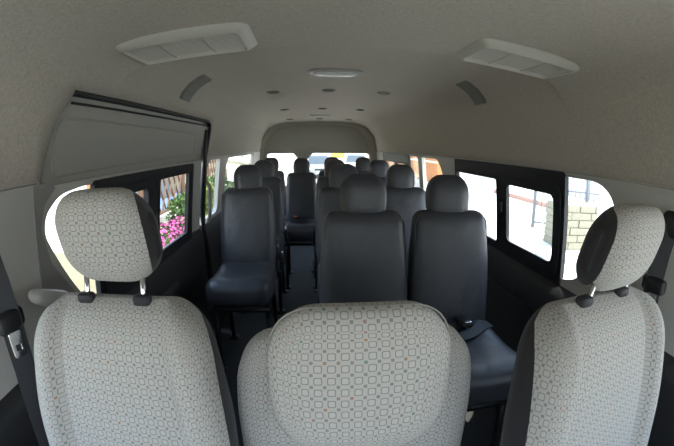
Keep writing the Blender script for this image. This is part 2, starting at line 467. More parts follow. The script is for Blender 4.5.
# sliding door on the left
sd = empty('door_2', (0, 0, 0)); tag(sd, 'sliding side door on the left with embossed grey upper panel and black framed window', 'door', kind='structure')
bm = bmesh.new()
nz, ny = 26, 60; grid = []
def emb(y, z):
    d = min(min(y-.845, 2.15-y), min(z-1.235, 1.378-z))
    return -.004*sstep(-.01, .01, d)
for j in range(nz+1):
    z = 1.19+(1.50-1.19)*j/nz
    grid.append([bm.verts.new((-(wx(z)+.022+emb(.72+(2.46-.72)*i/ny, z)), .72+(2.46-.72)*i/ny, z)) for i in range(ny+1)])
for j in range(nz):
    for i in range(ny): bm.faces.new((grid[j][i], grid[j][i+1], grid[j+1][i+1], grid[j+1][i]))
obj('upper_panel', bm, M['door_card'], sd, True)
holeL = main_hole(0)
bm = bmesh.new()
tube(bm, [(-(wx(v)+.020), u, v) for u, v in rpoly([(.835, 1.222), (2.17, 1.245), (2.14, 1.366), (.845, 1.385)], .05, 6)], .0045, 6, close=True)
obj('embossed_rib', bm, M['door_card'], sd, True)
bm = bmesh.new(); panel(bm, rect(.745, 2.335, ZB, 1.205), [[(min(p[0], 2.12), p[1]) for p in holeL]], wmap(-1, .006), .03); obj('door_frame', bm, M['pillar'], sd, False)
# dark jamb strip in front of the door window
bm = bmesh.new(); panel(bm, rpoly([(.74, .70), (.93, .70), (.90, .88), (.80, 1.0), (.765, 1.10), (.785, 1.16), (.84, 1.20), (.80, 1.215), (.74, 1.215)], .01), [], wmap(-1, -.004), .012); obj('jamb_trim', bm, M['darkgrey'], sd, False)
lower_trim('lower_panel', -1, .775, 2.33, '', parent=sd, inset=.014)
bm = bmesh.new(); rbox(.03, .20, .045, (.012, .02, .02), (6, 8, 6), at=(-.822, 1.62, .60), bm=bm); obj('door_handle', bm, M['charcoal'], sd, True)
wl = empty('window_9', (0, 0, 0)); tag(wl, 'sliding door window with black frame, planted bed and lattice fence visible through it', 'window', kind='structure')
bm = bmesh.new(); panel(bm, [(min(p[0], 2.15), p[1]) for p in holeL], [], wmap(-1, .022), .004); obj('pane', bm, M['glass'], wl, False)
slide_frame(wl, -1, rrect(1.045, 2.135, .735, 1.195, .02), [rrect(1.10, 1.475, .85, 1.13, .03), rrect(1.61, 2.055, .795, 1.15, .02)],
            rails=[(rrect(1.075, 1.535, .80, 1.155, .03), rrect(1.12, 1.465, .86, 1.122, .03))])

# door seal (dark), running along the opening
bm = bmesh.new()
pts = []
for z in (1.10, 1.2, 1.3, 1.387, 1.43): pts.append((-(wx(z)+.012), interp(z, [1.1, 1.2, 1.3, 1.387, 1.43, 1.45], [.758, .772, .791, .822, .85, .872])+.006, z))
path = [(-(wx(1.445)+.006), y, 1.451) for y in [.87+(2.30-.87)*i/14 for i in range(15)]]
rear = [(-(wx(z)+.004), y, z) for y, z in ((2.345, 1.436), (2.375, 1.405), (2.388, 1.35), (2.392, 1.25), (2.385, 1.15), (2.378, 1.0), (2.372, .85))]+[(-.842, 2.37, .74), (-.822, 2.37, .6), (-.812, 2.37, .3), (-.80, 2.37, .03)]
tube(bm, path+rear, .012, 8, flat=1.0)
struct('trim_5', bm, M['black'], 'black rubber seal around the sliding door opening', 'trim', True)
bm = bmesh.new()
tube(bm, [(-(wx(1.423)+.010), y, 1.423) for y in [.88+(2.34-.88)*i/12 for i in range(13)]], .004, 6)
struct('trim_6', bm, M['black'], 'thin black guide rail below the door seal', 'trim', True)
bm = bmesh.new(); panel(bm, [(2.335, .30), (2.385, .30), (2.385, 1.40), (2.335, 1.40)], [], wmap(-1, .012), .01)  # black strip closing the space between door edge and pillar
struct('trim_7', bm, M['black'], 'black strip filling the gap behind the rear edge of the sliding door', 'trim')

# headliner seam on both front side walls
for i, s in enumerate((-1, 1)):
    bm = bmesh.new(); tube(bm, [(s*(wx(1.218)-.001), y, 1.218) for y in ([-.6, 0, .3, .6, .755] if s < 0 else [-.6, 0, .6, 1.2, 2.0, 3., 4., 5.15])], .0018, 6)
    struct('trim_%d' % (8+i), bm, M['door_card'], 'thin edging under the headliner on the %s' % ('left' if s < 0 else 'right'), 'trim', True)

# front end of the cab (behind the camera): windscreen, cowl and dashboard
bm = bmesh.new(); panel(bm, [(-.80, 0), (.80, 0), (.72, 1), (-.72, 1)], [], lambda u, v, o: (u, -.95+.56*v-o, .88+.43*v), .005)
wsn = empty('window_10'); tag(wsn, 'windscreen of the van', 'window', kind='structure'); obj('pane', bm, M['glass'], wsn, False)
bm = bmesh.new(); panel(bm, [(-.9, 1.30), (.9, 1.30), (.9, 1.62), (-.9, 1.62)], [], lambda u, v, o: (u, -.395-o, v), .02)  # out of view; set low to block sky light from the headrests
struct('trim_10', bm, M['lining'], 'unseen windscreen header, lowered to keep sky light off the headrests', 'trim')
bm = bmesh.new(); bx(bm, -.9, .9, -1.15, -1.05, 0, .88)
struct('wall_front', bm, M['charcoal'], 'black bulkhead under the windscreen', 'wall')
bm = bmesh.new(); rbox(1.64, .50, .28, (.05, .10, .09), (10, 8, 8), at=(0, -.82, .72), bm=bm)  # out of view; its pale colour bounces light up to the front ceiling
db = obj('dashboard', bm, M['dash']); tag(db, 'unseen grey dashboard, made pale to bounce light onto the front ceiling', 'dashboard', kind='structure')

bm = bmesh.new(); rbox(1.70, .75, .30, (.15, .20, .12), (10, 8, 8), lambda x, y, z: (x, y, z+.25*y), (0, -1.50, .62), bm)  # added out of view as a white reflector for the front ceiling
struct('bounce_bonnet', bm, M['white'], 'unseen white bonnet added to bounce sunlight onto the front ceiling', 'bonnet', True)

# ------------------------------------------------------------------ ceiling fittings
def zc(x, y):
    P = prof(y); P = [(a, b) for a, b in P][::-1]
    return interp(abs(x), [p[0] for p in P], [p[1] for p in P])
def on_ceiling(o, x, y, drop=0.0, rz=0):
    """hang o (built with its top at z=0) from the lining, tilted with it"""
    z = zc(x, y); e = .03
    nx = (zc(x+e, y)-zc(x-e, y))/(2*e); ny = (zc(x, y+e)-zc(x, y-e))/(2*e)
    n = Vector((-nx, -ny, 1)).normalized(); a = Vector((math.cos(rz), math.sin(rz), 0)); a = (a-n*a.dot(n)).normalized(); b = n.cross(a)
    m = Matrix((a, b, n)).transposed().to_4x4(); m.translation = Vector((x, y, z))-n*drop; o.matrix_world = m

def air_vent(loc, label, sgn):
    t = empty('ceiling_vent'); tag(t, label, 'air vent', 'roof air outlets at the front')
    W, D = .375, .235
    bm = bmesh.new()
    # bevelled frame built as lofted rounded rings
    rings = [rrect(-W/2, W/2, -D/2, D/2, .04, 4), rrect(-W/2+.004, W/2-.004, -D/2+.004, D/2-.004, .038, 4), rrect(-W/2+.022, W/2-.022, -D/2+.02, D/2-.02, .03, 4), rrect(-W/2+.032, W/2-.032, -D/2+.03, D/2-.03, .022, 4), rrect(-W/2+.036, W/2-.036, -D/2+.034, D/2-.034, .02, 4)]
    zz = [.012, -.008, -.024, -.026, -.008]
    vs = [[bm.verts.new((u, v, z)) for u, v in r] for r, z in zip(rings, zz)]
    for a, b in zip(vs, vs[1:]):
        for i in range(len(a)): bm.faces.new((a[i], a[(i+1) % len(a)], b[(i+1) % len(b)], b[i]))
    bm.faces.new(vs[-1]); obj('frame', bm, M['vent'], t, True, auto=40)
    bm = bmesh.new(); n = 15
    for k in range(n):
        y = -D/2+.040+(D-.08)*k/(n-1)
        Mx = Matrix.Translation((0, y, -.016)) @ Matrix.Rotation(math.radians(22), 4, 'X')
        bx(bm, -W/2+.034, W/2-.034, -.0075, .0075, -.0012, .0012, M=Mx)
    obj('louvres', bm, M['vent'], t, False)
    for x in (-.06, .06):
        bm = bmesh.new(); bx(bm, x-.0015, x+.0015, -D/2+.034, D/2-.034, -.021, -.014); obj('divider', bm, M['vent'], t, False)
    on_ceiling(t, loc[0], loc[1], -.004)
    return t
air_vent((-.462, .955), 'cream slatted air vent on the front ceiling above the left front seat', -1)
air_vent((.485, .975), 'cream slatted air vent on the front ceiling above the right front seat', 1)

def roof_speaker(side, xa, xb, ya, yb, sh, label):
    """grille that follows the curve of the lining from x=xa to x=xb"""
    t = empty('roof_speaker_grille', (side*(xa+xb)/2, (ya+yb)/2, 1.57)); tag(t, label, 'speaker grille', 'roof speaker grilles')
    L = Vector(t.location)
    def S(u, v, off):          # u,v in 0..1
        x = xa+(xb-xa)*math.sin(u*PI/2)**1.0; y = ya+(yb-ya)*v+sh*u
        z = zc(x, y); g = (zc(x+.01, y)-zc(x-.01, y))/.02
        n = Vector((g, 0, -1)).normalized(); p = Vector((x, y, z))+n*off
        return (side*p.x-L.x, p.y-L.y, p.z-L.z)
    def patch(name, loop, off, mat, par):
        bm = bmesh.new(); N = 14
        top = []; 
        for i in range(N+1):
            row = []
            for j in range(9):
                u, v = i/N, j/8; e = min(u, 1-u, v, 1-v)
                row.append(bm.verts.new(S(loop[0]+(loop[1]-loop[0])*u, loop[2]+(loop[3]-loop[2])*v, off if e > 0 else -.004)))
            top.append(row)
        for i in range(N):
            for j in range(8): bm.faces.new((top[i][j], top[i+1][j], top[i+1][j+1], top[i][j+1]))
        return obj(name, bm, mat, par, True)
    patch('surround', (0, 1, 0, 1), .006, M['grille'], t)
    bm = bmesh.new()
    for k in range(16):
        u0 = .12+.76*k/15
        q = [S(u0-.012, .16, .0075), S(u0+.012, .16, .0075), S(u0+.012, .84, .0075), S(u0-.012, .84, .0075)]
        q2 = [S(u0-.012, .16, .004), S(u0+.012, .16, .004), S(u0+.012, .84, .004), S(u0-.012, .84, .004)]
        A = [bm.verts.new(p) for p in q]; B = [bm.verts.new(p) for p in q2]
        bm.faces.new(A); bm.faces.new(B[::-1])
        for i in range(4): bm.faces.new((A[i], A[(i+1) % 4], B[(i+1) % 4], B[i]))
    obj('mesh_slats', bm, M['grille'], t, False)
roof_speaker(-1, .606, .738, 1.64, 1.82, .02, 'narrow grey speaker grille set in the headliner above the sliding door')
roof_speaker(1, .610, .738, 1.67, 1.83, .01, 'narrow grey speaker grille set in the headliner on the right behind the air vent')

t = empty('dome_light'); tag(t, 'oval clear cabin dome light in the middle of the ceiling', 'ceiling light')
bm = bmesh.new(); rbox(.275, .125, .022, (.055, .055, .011), (16, 10, 6), at=(0, 0, -.006), bm=bm); obj('bezel', bm, M['lampplastic'], t, True)
bm = bmesh.new(); rbox(.22, .085, .026, (.038, .038, .016), (14, 10, 6), at=(0, 0, -.015), bm=bm); obj('lens', bm, M['glasslamp'], t, True)
on_ceiling(t, 0.0, 1.87, .0)

def downlight():
    t = empty('downlight')
    bm = bmesh.new(); N = 28; prf = [(.046, .004), (.045, -.006), (.038, -.009), (.033, -.006), (.031, .0)]
    vs = [[bm.verts.new((r*math.cos(2*PI*i/N), r*math.sin(2*PI*i/N), z)) for i in range(N)] for r, z in prf]
    for a, b in zip(vs, vs[1:]):
        for i in range(N): bm.faces.new((a[i], a[(i+1) % N], b[(i+1) % N], b[i]))
    obj('bezel', bm, M['grille'], t, True)
    bm = bmesh.new(); cyl(bm, (0, 0, .006), (0, 0, -.002), .0315, 24); obj('lens', bm, M['glasslamp'], t, False)
    return t
DL = downlight(); k = 0
rows_ = ['first row behind the dome light', 'second row towards the back', 'last row close to the tailgate']
for i, y in enumerate((2.51, 3.70, 4.74)):
    for j, x in enumerate((-.376, 0, .376)):
        o = DL if k == 0 else copy_tree(DL); k += 1
        on_ceiling(o, x, y, 0)
        tag(o, 'small round downlight in the ceiling, %s of the %s' % (['left', 'centre', 'right'][j], rows_[i]), 'downlight', 'small round ceiling downlights')
t = empty('rear_vent_slot'); tag(t, 'small flat rectangular fitting on the ceiling near the tailgate', 'ceiling fitting')
bm = bmesh.new(); rbox(.26, .10, .014, (.01, .01, .006), (6, 6, 4), at=(0, 0, -.003), bm=bm); obj('bezel', bm, M['lampplastic'], t, True)
bm = bmesh.new(); bx(bm, -.11, .11, -.03, .03, -.0125, -.0095); obj('insert', bm, M['grille'], t, False)
on_ceiling(t, 0.0, 4.42, 0)

# ------------------------------------------------------------------ dark vinyl passenger seats
def make_vseat():
    t = empty('passenger_seat')
    # origin on floor below the back hinge; seat faces -Y
    def cush(x, y, z):
        s = z > 0
        if s:
            z -= .022*math.exp(-((x)/.13)**2)*math.exp(-((y+.02)/.16)**2)
            z += .012*sstep(-.02, -.18, y)
        return x*(1+.03*sstep(.1, -.2, y)), y, z
    bm = rbox(.352, .50, .150, (.06, .085, .06), (16, 18, 10), cush, (0, -.290, .513)); obj('seat', bm, M['vinyl'], t, True)
    def back(x, y, z):
        u = z/.275                                  # -1 bottom .. 1 top
        w = 1+.03*math.cos((u+.45)*1.5)-.07*sstep(.2, 1.0, u)-.10*sstep(-.72, -1.0, u)
        f = (1-(x/.18)**2) if abs(x) < .18 else 0
        if y < 0: y -= .016*f*math.cos(u*1.35)+.010*math.exp(-((u+.45)/.3)**2)*f
        return x*w, y+.165*(z+.275), z
    bm = rbox(.342, .105, .55, (.045, .045, .045), (18, 10, 22), back, (0, -.085, .750)); obj('backrest', bm, M['vinyl'], t, True)
    def head(x, y, z):
        u = z/.0775
        return x*(1.03-.10*max(u, 0)**2-.06*max(-u, 0)**2), y+.1*z-.008*(1-(x/.1)**2), z
    bm = rbox(.182, .102, .190, (.055, .045, .065), (16, 10, 14), head, (0, .036, 1.073)); obj('headrest', bm, M['vinyl'], t, True)
    bm = bmesh.new()
    for s in (-1, 1):
        pr = []
    # piping round the front edge of the backrest
    loop = rrect(-.168, .168, -.26, .262, .042, 6); pts = []
    for u, v in loop:
        X, Y, Z = back(u*1.0, -.040, v); pts.append((X, Y-.085+.010, Z+.750))
    tube(bm, pts, .0035, 6, close=True); obj('piping', bm, M['vinyl'], t, True)
    for s in (-1, 1):
        bm = bmesh.new(); cyl(bm, (s*.055, .008, 1.0), (s*.055, .03, 1.04), .007, 8); obj('headrest_post', bm, M['chrome'], t, True)
    bm = bmesh.new()
    tube(bm, [(-.16, -.49, .425), (.16, -.49, .425), (.16, -.06, .425), (-.16, -.06, .425)], .014, 8, close=True)
    for y in (-.2, -.33): tube(bm, [(-.16, y, .425), (.16, y, .425)], .008, 6)
    obj('seat_frame', bm, M['steel'], t, True)
    for sx in (-.15, .15):
        for y0, y1 in ((-.40, -.46), (-.10, -.04)):
            bm = bmesh.new(); tube(bm, [(sx, y0, .42), (sx, (y0+y1)/2, .20), (sx, y1, .012)], .015, 8); bx(bm, sx-.03, sx+.03, y1-.03, y1+.03, 0, .012); obj('leg', bm, M['steel'], t, True)
    for s in (1,):
        bm = bmesh.new(); rbox(.022, .06, .13, (.008, .02, .03), (4, 6, 8), at=(s*.187, -.07, .52), bm=bm); b = obj('recliner_hinge', bm, M['blackgloss'], t, True)
        bm = bmesh.new(); tube(bm, [(.200, -.07, .50), (.202, -.13, .525), (.202, -.19, .535)], .009, 8, flat=.6); obj('lever', bm, M['blackgloss'], b, True)
    return t
VS = make_vseat()
def side_of_hinge(o, m):
    for c in children(o):
        if c.name.startswith('recliner_hinge'):
            if m == 0:
                for q in children(c): bpy.data.objects.remove(q)
                bpy.data.objects.remove(c)
            else: c.scale.x = m
seats = [
 (.080, 1.45, 'dark vinyl seat nearest the camera in the aisle, left of the front right pair'),
 (.437, 1.45, 'dark vinyl seat beside the large right window, with a loose black belt on its cushion'),
 (-.52, 2.336, 'dark vinyl single seat on the left, first behind the sliding door opening'),
 (.085, 2.336, 'dark vinyl seat directly behind the big aisle seat of the front right pair'),
 (.456, 2.336, 'dark vinyl window seat on the right, second row, bluish from the window'),
 (-.52, 3.18, 'dark vinyl seat on the left directly behind the front left single seat'),
 (.090, 3.18, 'dark vinyl aisle seat of the third right pair, mostly hidden behind the pair ahead'),
 (.474, 3.18, 'dark vinyl window seat on the right in the third row, only headrest showing'),
 (-.547, 4.04, 'dark vinyl seat in the far left corner of the last row'),
 (-.208, 3.70, 'dark vinyl seat closing the end of the aisle, whole backrest and cushion visible'),
 (.118, 4.04, 'dark vinyl last row seat behind and right of the seat closing the aisle'),
 (.458, 4.04, 'dark vinyl seat in the far right corner of the last row'),
]
for i, (x, y, lab) in enumerate(seats):
    o = VS if i == 0 else copy_tree(VS)
    o.location = (x, y-.045, 0)
    tag(o, lab, 'seat', 'dark vinyl passenger seats')
HM = [-1, 0, 1, -1, 0, 1, -1, 0, 0, 0, 0, 0]
for o in [q for q in bpy.data.objects if q.parent is None and q.name.startswith('passenger_seat')]:
    i = [k for k, q in enumerate(seats) if q[2] == o['label']][0]; side_of_hinge(o, HM[i])
    o.scale.x = {8: .93, 9: .89, 10: .93, 11: .93}.get(i, 1.0)

# ------------------------------------------------------------------ fabric front seats
def front_seat(name, label, loc, rz, group, hdx, hdz):
    """faces -Y; inner = +1/-1 side with the charcoal panel towards the aisle"""
    t = empty(name, loc, rz); tag(t, label, 'seat', group)
    def lean(z): return .24*(z-.5)
    htilt, hoff = -.30, -.022
    def back(x, y, z):
        u = z/.30
        w = 1.0-.13*sstep(.2, 1.0, u)-.10*sstep(-.3, -1, u)
        if y < 0:
            a = abs(x)/.20
            y += .018-.030*sstep(.55, .80, a)+.03*sstep(.9, 1.2, a)           # side bolsters
            y += .009*math.exp(-((a-.60)/.03)**2)                              # seam groove
            y += .006*math.exp(-((u+.15+.15*(1-a*a))/.03)**2)*(1 if a < .6 else 0)
            y -= .014*math.exp(-((u+.5)/.35)**2)*(1 if a < .6 else .3)
        return x*w, y+lean(z+.722)-lean(.5), z
    bm = rbox(.415, .145, .60, (.085, .06, .09), (40, 12, 44), back, (0, 0, .722))
    b = obj('backrest', bm, M['fabric'], t, True)
    set_side(b, lambda x, y, z: (y-lean(z)-interp(abs(x), [.10, .17, .20], [.03, .006, -.036])) if z < .97 else (y-lean(z)-interp(abs(x), [.12, .16, .19], [.035, .02, -.02])))
    def head(x, y, z):
        u = z/.085
        return x*(1.04-.05*u*u-.02*(u > 0)*u*u), y+htilt*z+(.012*(x/.12)**2 if y < 0 else -.01*(x/.12)**2), z
    bm = rbox(.190, .115, .170, (.06, .045, .068), (26, 14, 22), head, (hdx, lean(1.135)+hoff, 1.135+hdz))
    hr = obj('headrest', bm, M['fabric'], t, True)
    set_side(hr, lambda x, y, z: (y-lean(1.135)-hoff-htilt*(z-1.135-hdz)-interp(abs(x-hdx), [.03, .065, .09], [.05, .01, -.034])))
    for s in (-1, 1):
        bm = bmesh.new(); cyl(bm, (s*.060, lean(1.0)-.004, .99), (s*.060+hdx, lean(1.1)-.010, 1.08), .0052, 12); p = obj('headrest_post', bm, M['chrome'], t, True)
        bm = bmesh.new(); rbox(.034, .024, .020, (.008, .008, .007), (6, 6, 6), at=(s*.060, lean(1.02)-.006, 1.024), bm=bm); obj('post_guide', bm, M['blackgloss'], t, True)
    def cush(x, y, z):
        if z > 0: z += -.02*math.exp(-(x/.13)**2)+.012*sstep(.10, .20, abs(x))
        return x, y, z
    bm = rbox(.48, .50, .15, (.08, .09, .06), (20, 18, 10), cush, (0, -.22, .42)); obj('seat', bm, M['fabric'], t, True)
    bm = bmesh.new(); bx(bm, -.20, .20, -.42, .02, .03, .35); obj('seat_base', bm, M['charcoal'], t, False)
    return t
front_seat('front_seat', 'left front seat in pale square-patterned fabric, headrest raised on chrome posts', (-.483, .435, -.003), .03, 'patterned front seats', .002, 0)
front_seat('front_seat', 'front seat on the right in pale patterned fabric, charcoal side panel facing the middle', (.408, .350, .006), .13, 'patterned front seats', .048, -.026)

# middle jump seat
t = empty('folding_middle_seat', (-.052, .53, 0)); tag(t, 'narrow middle front seat in pale square patterned fabric with big folded headrest pad', 'seat')
def jb(x, y, z):
    u = z/.29; w = 1-.05*sstep(.4, 1, u)
    return x*w, y+.10*(z+.29)-.0, z
bm = rbox(.458, .10, .58, (.075, .035, .09), (24, 10, 28), jb, (0.004, .0, .662))
set_side(obj('backrest', bm, M['fabric'], t, True), lambda x, y, z: y-.10*(z-.372)-.014)
def jh(x, y, z):
    u = z/.13; w = 1.0-.09*sstep(.0, -1, u)-.03*sstep(.2, 1, u)
    if y < 0: y -= .008*(1-(x/.15)**2)
    return x*w, y+.14*z, z
bm = rbox(.282, .075, .246, (.075, .034, .075), (30, 12, 26), jh, (-.006, -.060, .924)); h = obj('headrest', bm, M['fabric'], t, True)
bm = bmesh.new(); pts = []
for u, v in rrect(-.141, .141, -.123, .123, .072, 8):
    X, Y, Z = jh(u*.992, .003, v*.992); pts.append((X-.006, Y-.060-.008, Z+.924))
tube(bm, pts, .0016, 6, close=True); obj('piping', bm, M['piping'], h, True)
bm = rbox(.42, .40, .13, (.07, .07, .05), (16, 14, 8), None, (0, -.20, .40)); obj('seat', bm, M['fabric'], t, True)
bm = bmesh.new(); bx(bm, -.18, .18, -.36, 0, .02, .345); obj('seat_base', bm, M['charcoal'], t, False)

# ------------------------------------------------------------------ belts and small fittings
def ribbon(bm, pts, w, th, nrm):
    """flat webbing along pts; nrm = surface normal per point (or one)"""
    pts = [Vector(p) for p in pts]; N = len(pts); rows = []
    for i, p in enumerate(pts):
        t = (pts[min(i+1, N-1)]-pts[max(i-1, 0)]).normalized()
        n = Vector(nrm[i] if isinstance(nrm, list) else nrm); n = (n-t*n.dot(t)).normalized(); s = t.cross(n)
        rows.append([bm.verts.new(p+s*w/2*a+n*th/2*b) for a, b in ((-1, -1), (1, -1), (1, 1), (-1, 1))])
    for a, b in zip(rows, rows[1:]):
        for k in range(4): bm.faces.new((a[k], a[(k+1) % 4], b[(k+1) % 4], b[k]))
    bm.faces.new(rows[0][::-1]); bm.faces.new(rows[-1]); return bm

def front_belt(side, label):
    t = empty('seat_belt', (0, 0, 0)); tag(t, label, 'seat belt', 'front seat belts')
    s = side; X = .755; y0 = .515 if s < 0 else .60
    bm = bmesh.new(); ribbon(bm, [(s*(X+.022), y0, 1.13), (s*X, y0, 1.05), (s*(X-.01), y0, .97), (s*(X-.012), y0-.005, .86), (s*(X-.012), y0-.02, .74), (s*(X+.0), y0-.04, .55), (s*(X+.03), y0-.08, .15)], .052, .003, (-s, -.9, 0)); obj('webbing', bm, M['webbing'], t, False)
    bm = bmesh.new(); rbox(.03, .080, .042, (.01, .012, .012), (5, 6, 6), at=(s*(X-.012), y0-.005, .972), bm=bm); obj('tongue_grip', bm, M['black'], t, True)
    bm = bmesh.new(); panel(bm, rrect(-.014, .014, -.034, .022, .005), [rrect(-.007, .007, -.020, -.006, .002)], lambda u, v, o: (s*(X-.022)-s*(u*.4+o), y0-.012+u, .930+v), .003); obj('tongue', bm, M['chrome'], t, False)
    bm = bmesh.new(); rbox(.03, .06, .07, (.01, .015, .02), (5, 6, 6), at=(s*(X+.028), y0, 1.13), bm=bm); obj('anchor_guide', bm, M['black'], t, True)
    bm = bmesh.new(); rbox(.05, .10, .22, (.02, .02, .03), (5, 6, 8), at=(s*(X+.04), y0-.06, .20), bm=bm); obj('retractor_cover', bm, M['charcoal'], t, True)
    return t
front_belt(-1, 'black seat belt with metal tongue hanging on the pillar beside the left front seat')
front_belt(1, 'black seat belt hanging on the pillar beside the right front seat')

bm = rbox(.05, .15, .045, (.02, .04, .02), (8, 10, 8), lambda x, y, z: (x, y, z-.40*y), (-.775, .70, .945))
tag(obj('armrest_grip', bm, M['pillar']), 'light grey rounded grip on the left pillar beside the front seat shoulder', 'grab handle')

t = empty('grab_handle'); tag(t, 'light grey vertical grab handle at the rear edge of the sliding door opening', 'grab handle')
bm = bmesh.new()
tube(bm, [(-.845, 2.43, 1.06), (-.815, 2.425, 1.05), (-.80, 2.42, 1.02), (-.805, 2.42, .92), (-.81, 2.42, .82), (-.825, 2.42, .79), (-.85, 2.42, .78)], .0125, 10); obj('grip', bm, M['pillar'], t, True)
for z, x in ((1.06, -.84), (.785, -.855)):
    bm = bmesh.new(); rbox(.02, .04, .04, (.008, .015, .015), (5, 6, 6), at=(x, 2.428, z), bm=bm); obj('mount', bm, M['pillar'], t, True)

# loose belts on passenger seats
def lap_belt(x, y, label, red=False, s=1):
    t = empty('lap_belt', (x-.01, y-.06, .080)); tag(t, label, 'seat belt', 'loose lap belts on the passenger seats')
    bm = bmesh.new()
    P_ = [(s*.17, -.10, .50), (s*.12, -.13, .512), (s*.05, -.18, .509), (-s*.01, -.20, .508), (-s*.05, -.16, .508), (-s*.02, -.12, .512), (s*.04, -.12, .517)]
    P2 = []
    for i in range(len(P_)-1):
        for k in range(4):
            a = Vector(P_[i]); b = Vector(P_[i+1]); P2.append(a.lerp(b, k/4))
    P2.append(Vector(P_[-1]))
    for _ in range(3): P2 = [P2[0]]+[(P2[i-1]+P2[i]*2+P2[i+1])/4 for i in range(1, len(P2)-1)]+[P2[-1]]
    ribbon(bm, P2, .045, .003, (0, -.3, 1)); obj('webbing', bm, M['black'], t, False)
    bm = bmesh.new(); rbox(.05, .075, .025, (.01, .015, .01), (6, 6, 5), at=(s*.045, -.115, .528), bm=bm); b = obj('buckle', bm, M['black'], t, True)
    bm = bmesh.new(); rbox(.03, .02, .008, (.004, .004, .003), (4, 4, 4), at=(s*.045, -.14, .541), bm=bm); obj('release_button', bm, M['redplastic'] if red else M['chrome'], b, True)
lap_belt(.437, 1.40, 'black lap belt lying coiled on the right window seat cushion')
lap_belt(-.208, 3.66, 'black lap belt with orange red button on the seat at the end of the aisle', True, -1)

t = empty('seat_belt_buckle', (-.315, 2.26, .05)); tag(t, 'chrome and black belt buckle standing on the aisle side of the left single seat', 'buckle')
bm = bmesh.new(); tube(bm, [(.0, 0, .30), (.005, -.01, .42), (.01, -.02, .50)], .010, 8, flat=.4); obj('stalk', bm, M['black'], t, True)
bm = bmesh.new(); rbox(.022, .045, .075, (.006, .01, .012), (5, 5, 6), at=(.012, -.022, .53), bm=bm); b = obj('buckle', bm, M['black'], t, True)
bm = bmesh.new(); rbox(.016, .03, .02, (.004, .006, .006), (4, 4, 4), at=(.012, -.024, .572), bm=bm); obj('tongue', bm, M['chrome'], b, True)

# ------------------------------------------------------------------ outside
GZ = -.70
bm = bmesh.new(); bx(bm, -60, 60, -40, 80, GZ-.1, GZ)
struct('street_ground', bm, M['paving'], 'pale sunlit paving around the van', 'ground')
bm = bmesh.new(); bx(bm, -9, -1.6, -3, 6.6, GZ, GZ+.012)
struct('gravel_yard', bm, M['gravel'], 'sandy gravel yard outside the left windows', 'ground')
bm = bmesh.new(); bx(bm, -9.2, -9.0, -6, 9, GZ, 2.6)
struct('yard_wall', bm, M['cream'], 'cream rendered wall beyond the gravel yard', 'wall')

# left: raised bed with low white wall and lattice fence
FY0, FY1 = 5.45, 11.6
bm = bmesh.new(); bx(bm, -2.90, -2.72, FY0-.6, FY1, GZ, .17)
o = obj('garden_wall', bm, M['white'], None, False); tag(o, 'low white wall carrying the brown lattice fence', 'wall')
bm = bmesh.new(); bx(bm, -2.72, -1.75, 3.3, FY1, GZ, -.32)
o = obj('planting_bed', bm, M['soil'], None, False); tag(o, 'raised soil bed in front of the low white wall', 'flower bed')
t = empty('lattice_fence', (-2.81, FY0, .17)); tag(t, 'brown wooden criss-cross lattice fence standing on the low white wall', 'fence')
bm = bmesh.new(); L = FY1-FY0; Hh = 1.35
for sgn in (-1, 1):
    k = -Hh
    while k < L+Hh:
        # diagonal slat clipped to the panel
        lean = .55
        y0 = k; y1 = k+sgn*Hh*lean
        t0, t1 = 0., 1.
        for (edge, d) in ((0, 1), (L, -1)):
            a = (y0-edge)*d; b = (y1-edge)*d
            if a < 0 and b < 0: t0 = 2
            elif a < 0: t0 = max(t0, a/(a-b))
            elif b < 0: t1 = min(t1, a/(a-b))
        if t0 < t1:
            a = Vector((sgn*.010, y0+(y1-y0)*t0, Hh*t0)); b = Vector((sgn*.010, y0+(y1-y0)*t1, Hh*t1))
            tube(bm, [a, b], .020, 4)
        k += .27
obj('slats', bm, M['wood'], t, False)
for y in (0, L/3, 2*L/3, L):
    bm = bmesh.new(); bx(bm, -.04, .04, y-.04, y+.04, 0, Hh+.05); obj('post', bm, M['wood'], t, False)
bm = bmesh.new(); bx(bm, -.03, .03, 0, L, Hh-.03, Hh+.02); bx(bm, -.03, .03, 0, L, 0, .05); obj('rail', bm, M['wood'], t, False)
bm = bmesh.new(); bx(bm, -3.3, -3.1, 4.6, 5.15, GZ, 1.9)
o = obj('orange_wall', bm, M['orange'], None, False); tag(o, 'orange rendered wall piece seen through the small sliding pane', 'wall')
bm = bmesh.new(); tube(bm, [(-2.95, 5.2, GZ), (-2.95, 5.2, 1.9)], .06, 12)
o = obj('white_post', bm, M['white'], None, True); tag(o, 'white round post between the orange wall and the lattice fence', 'post')

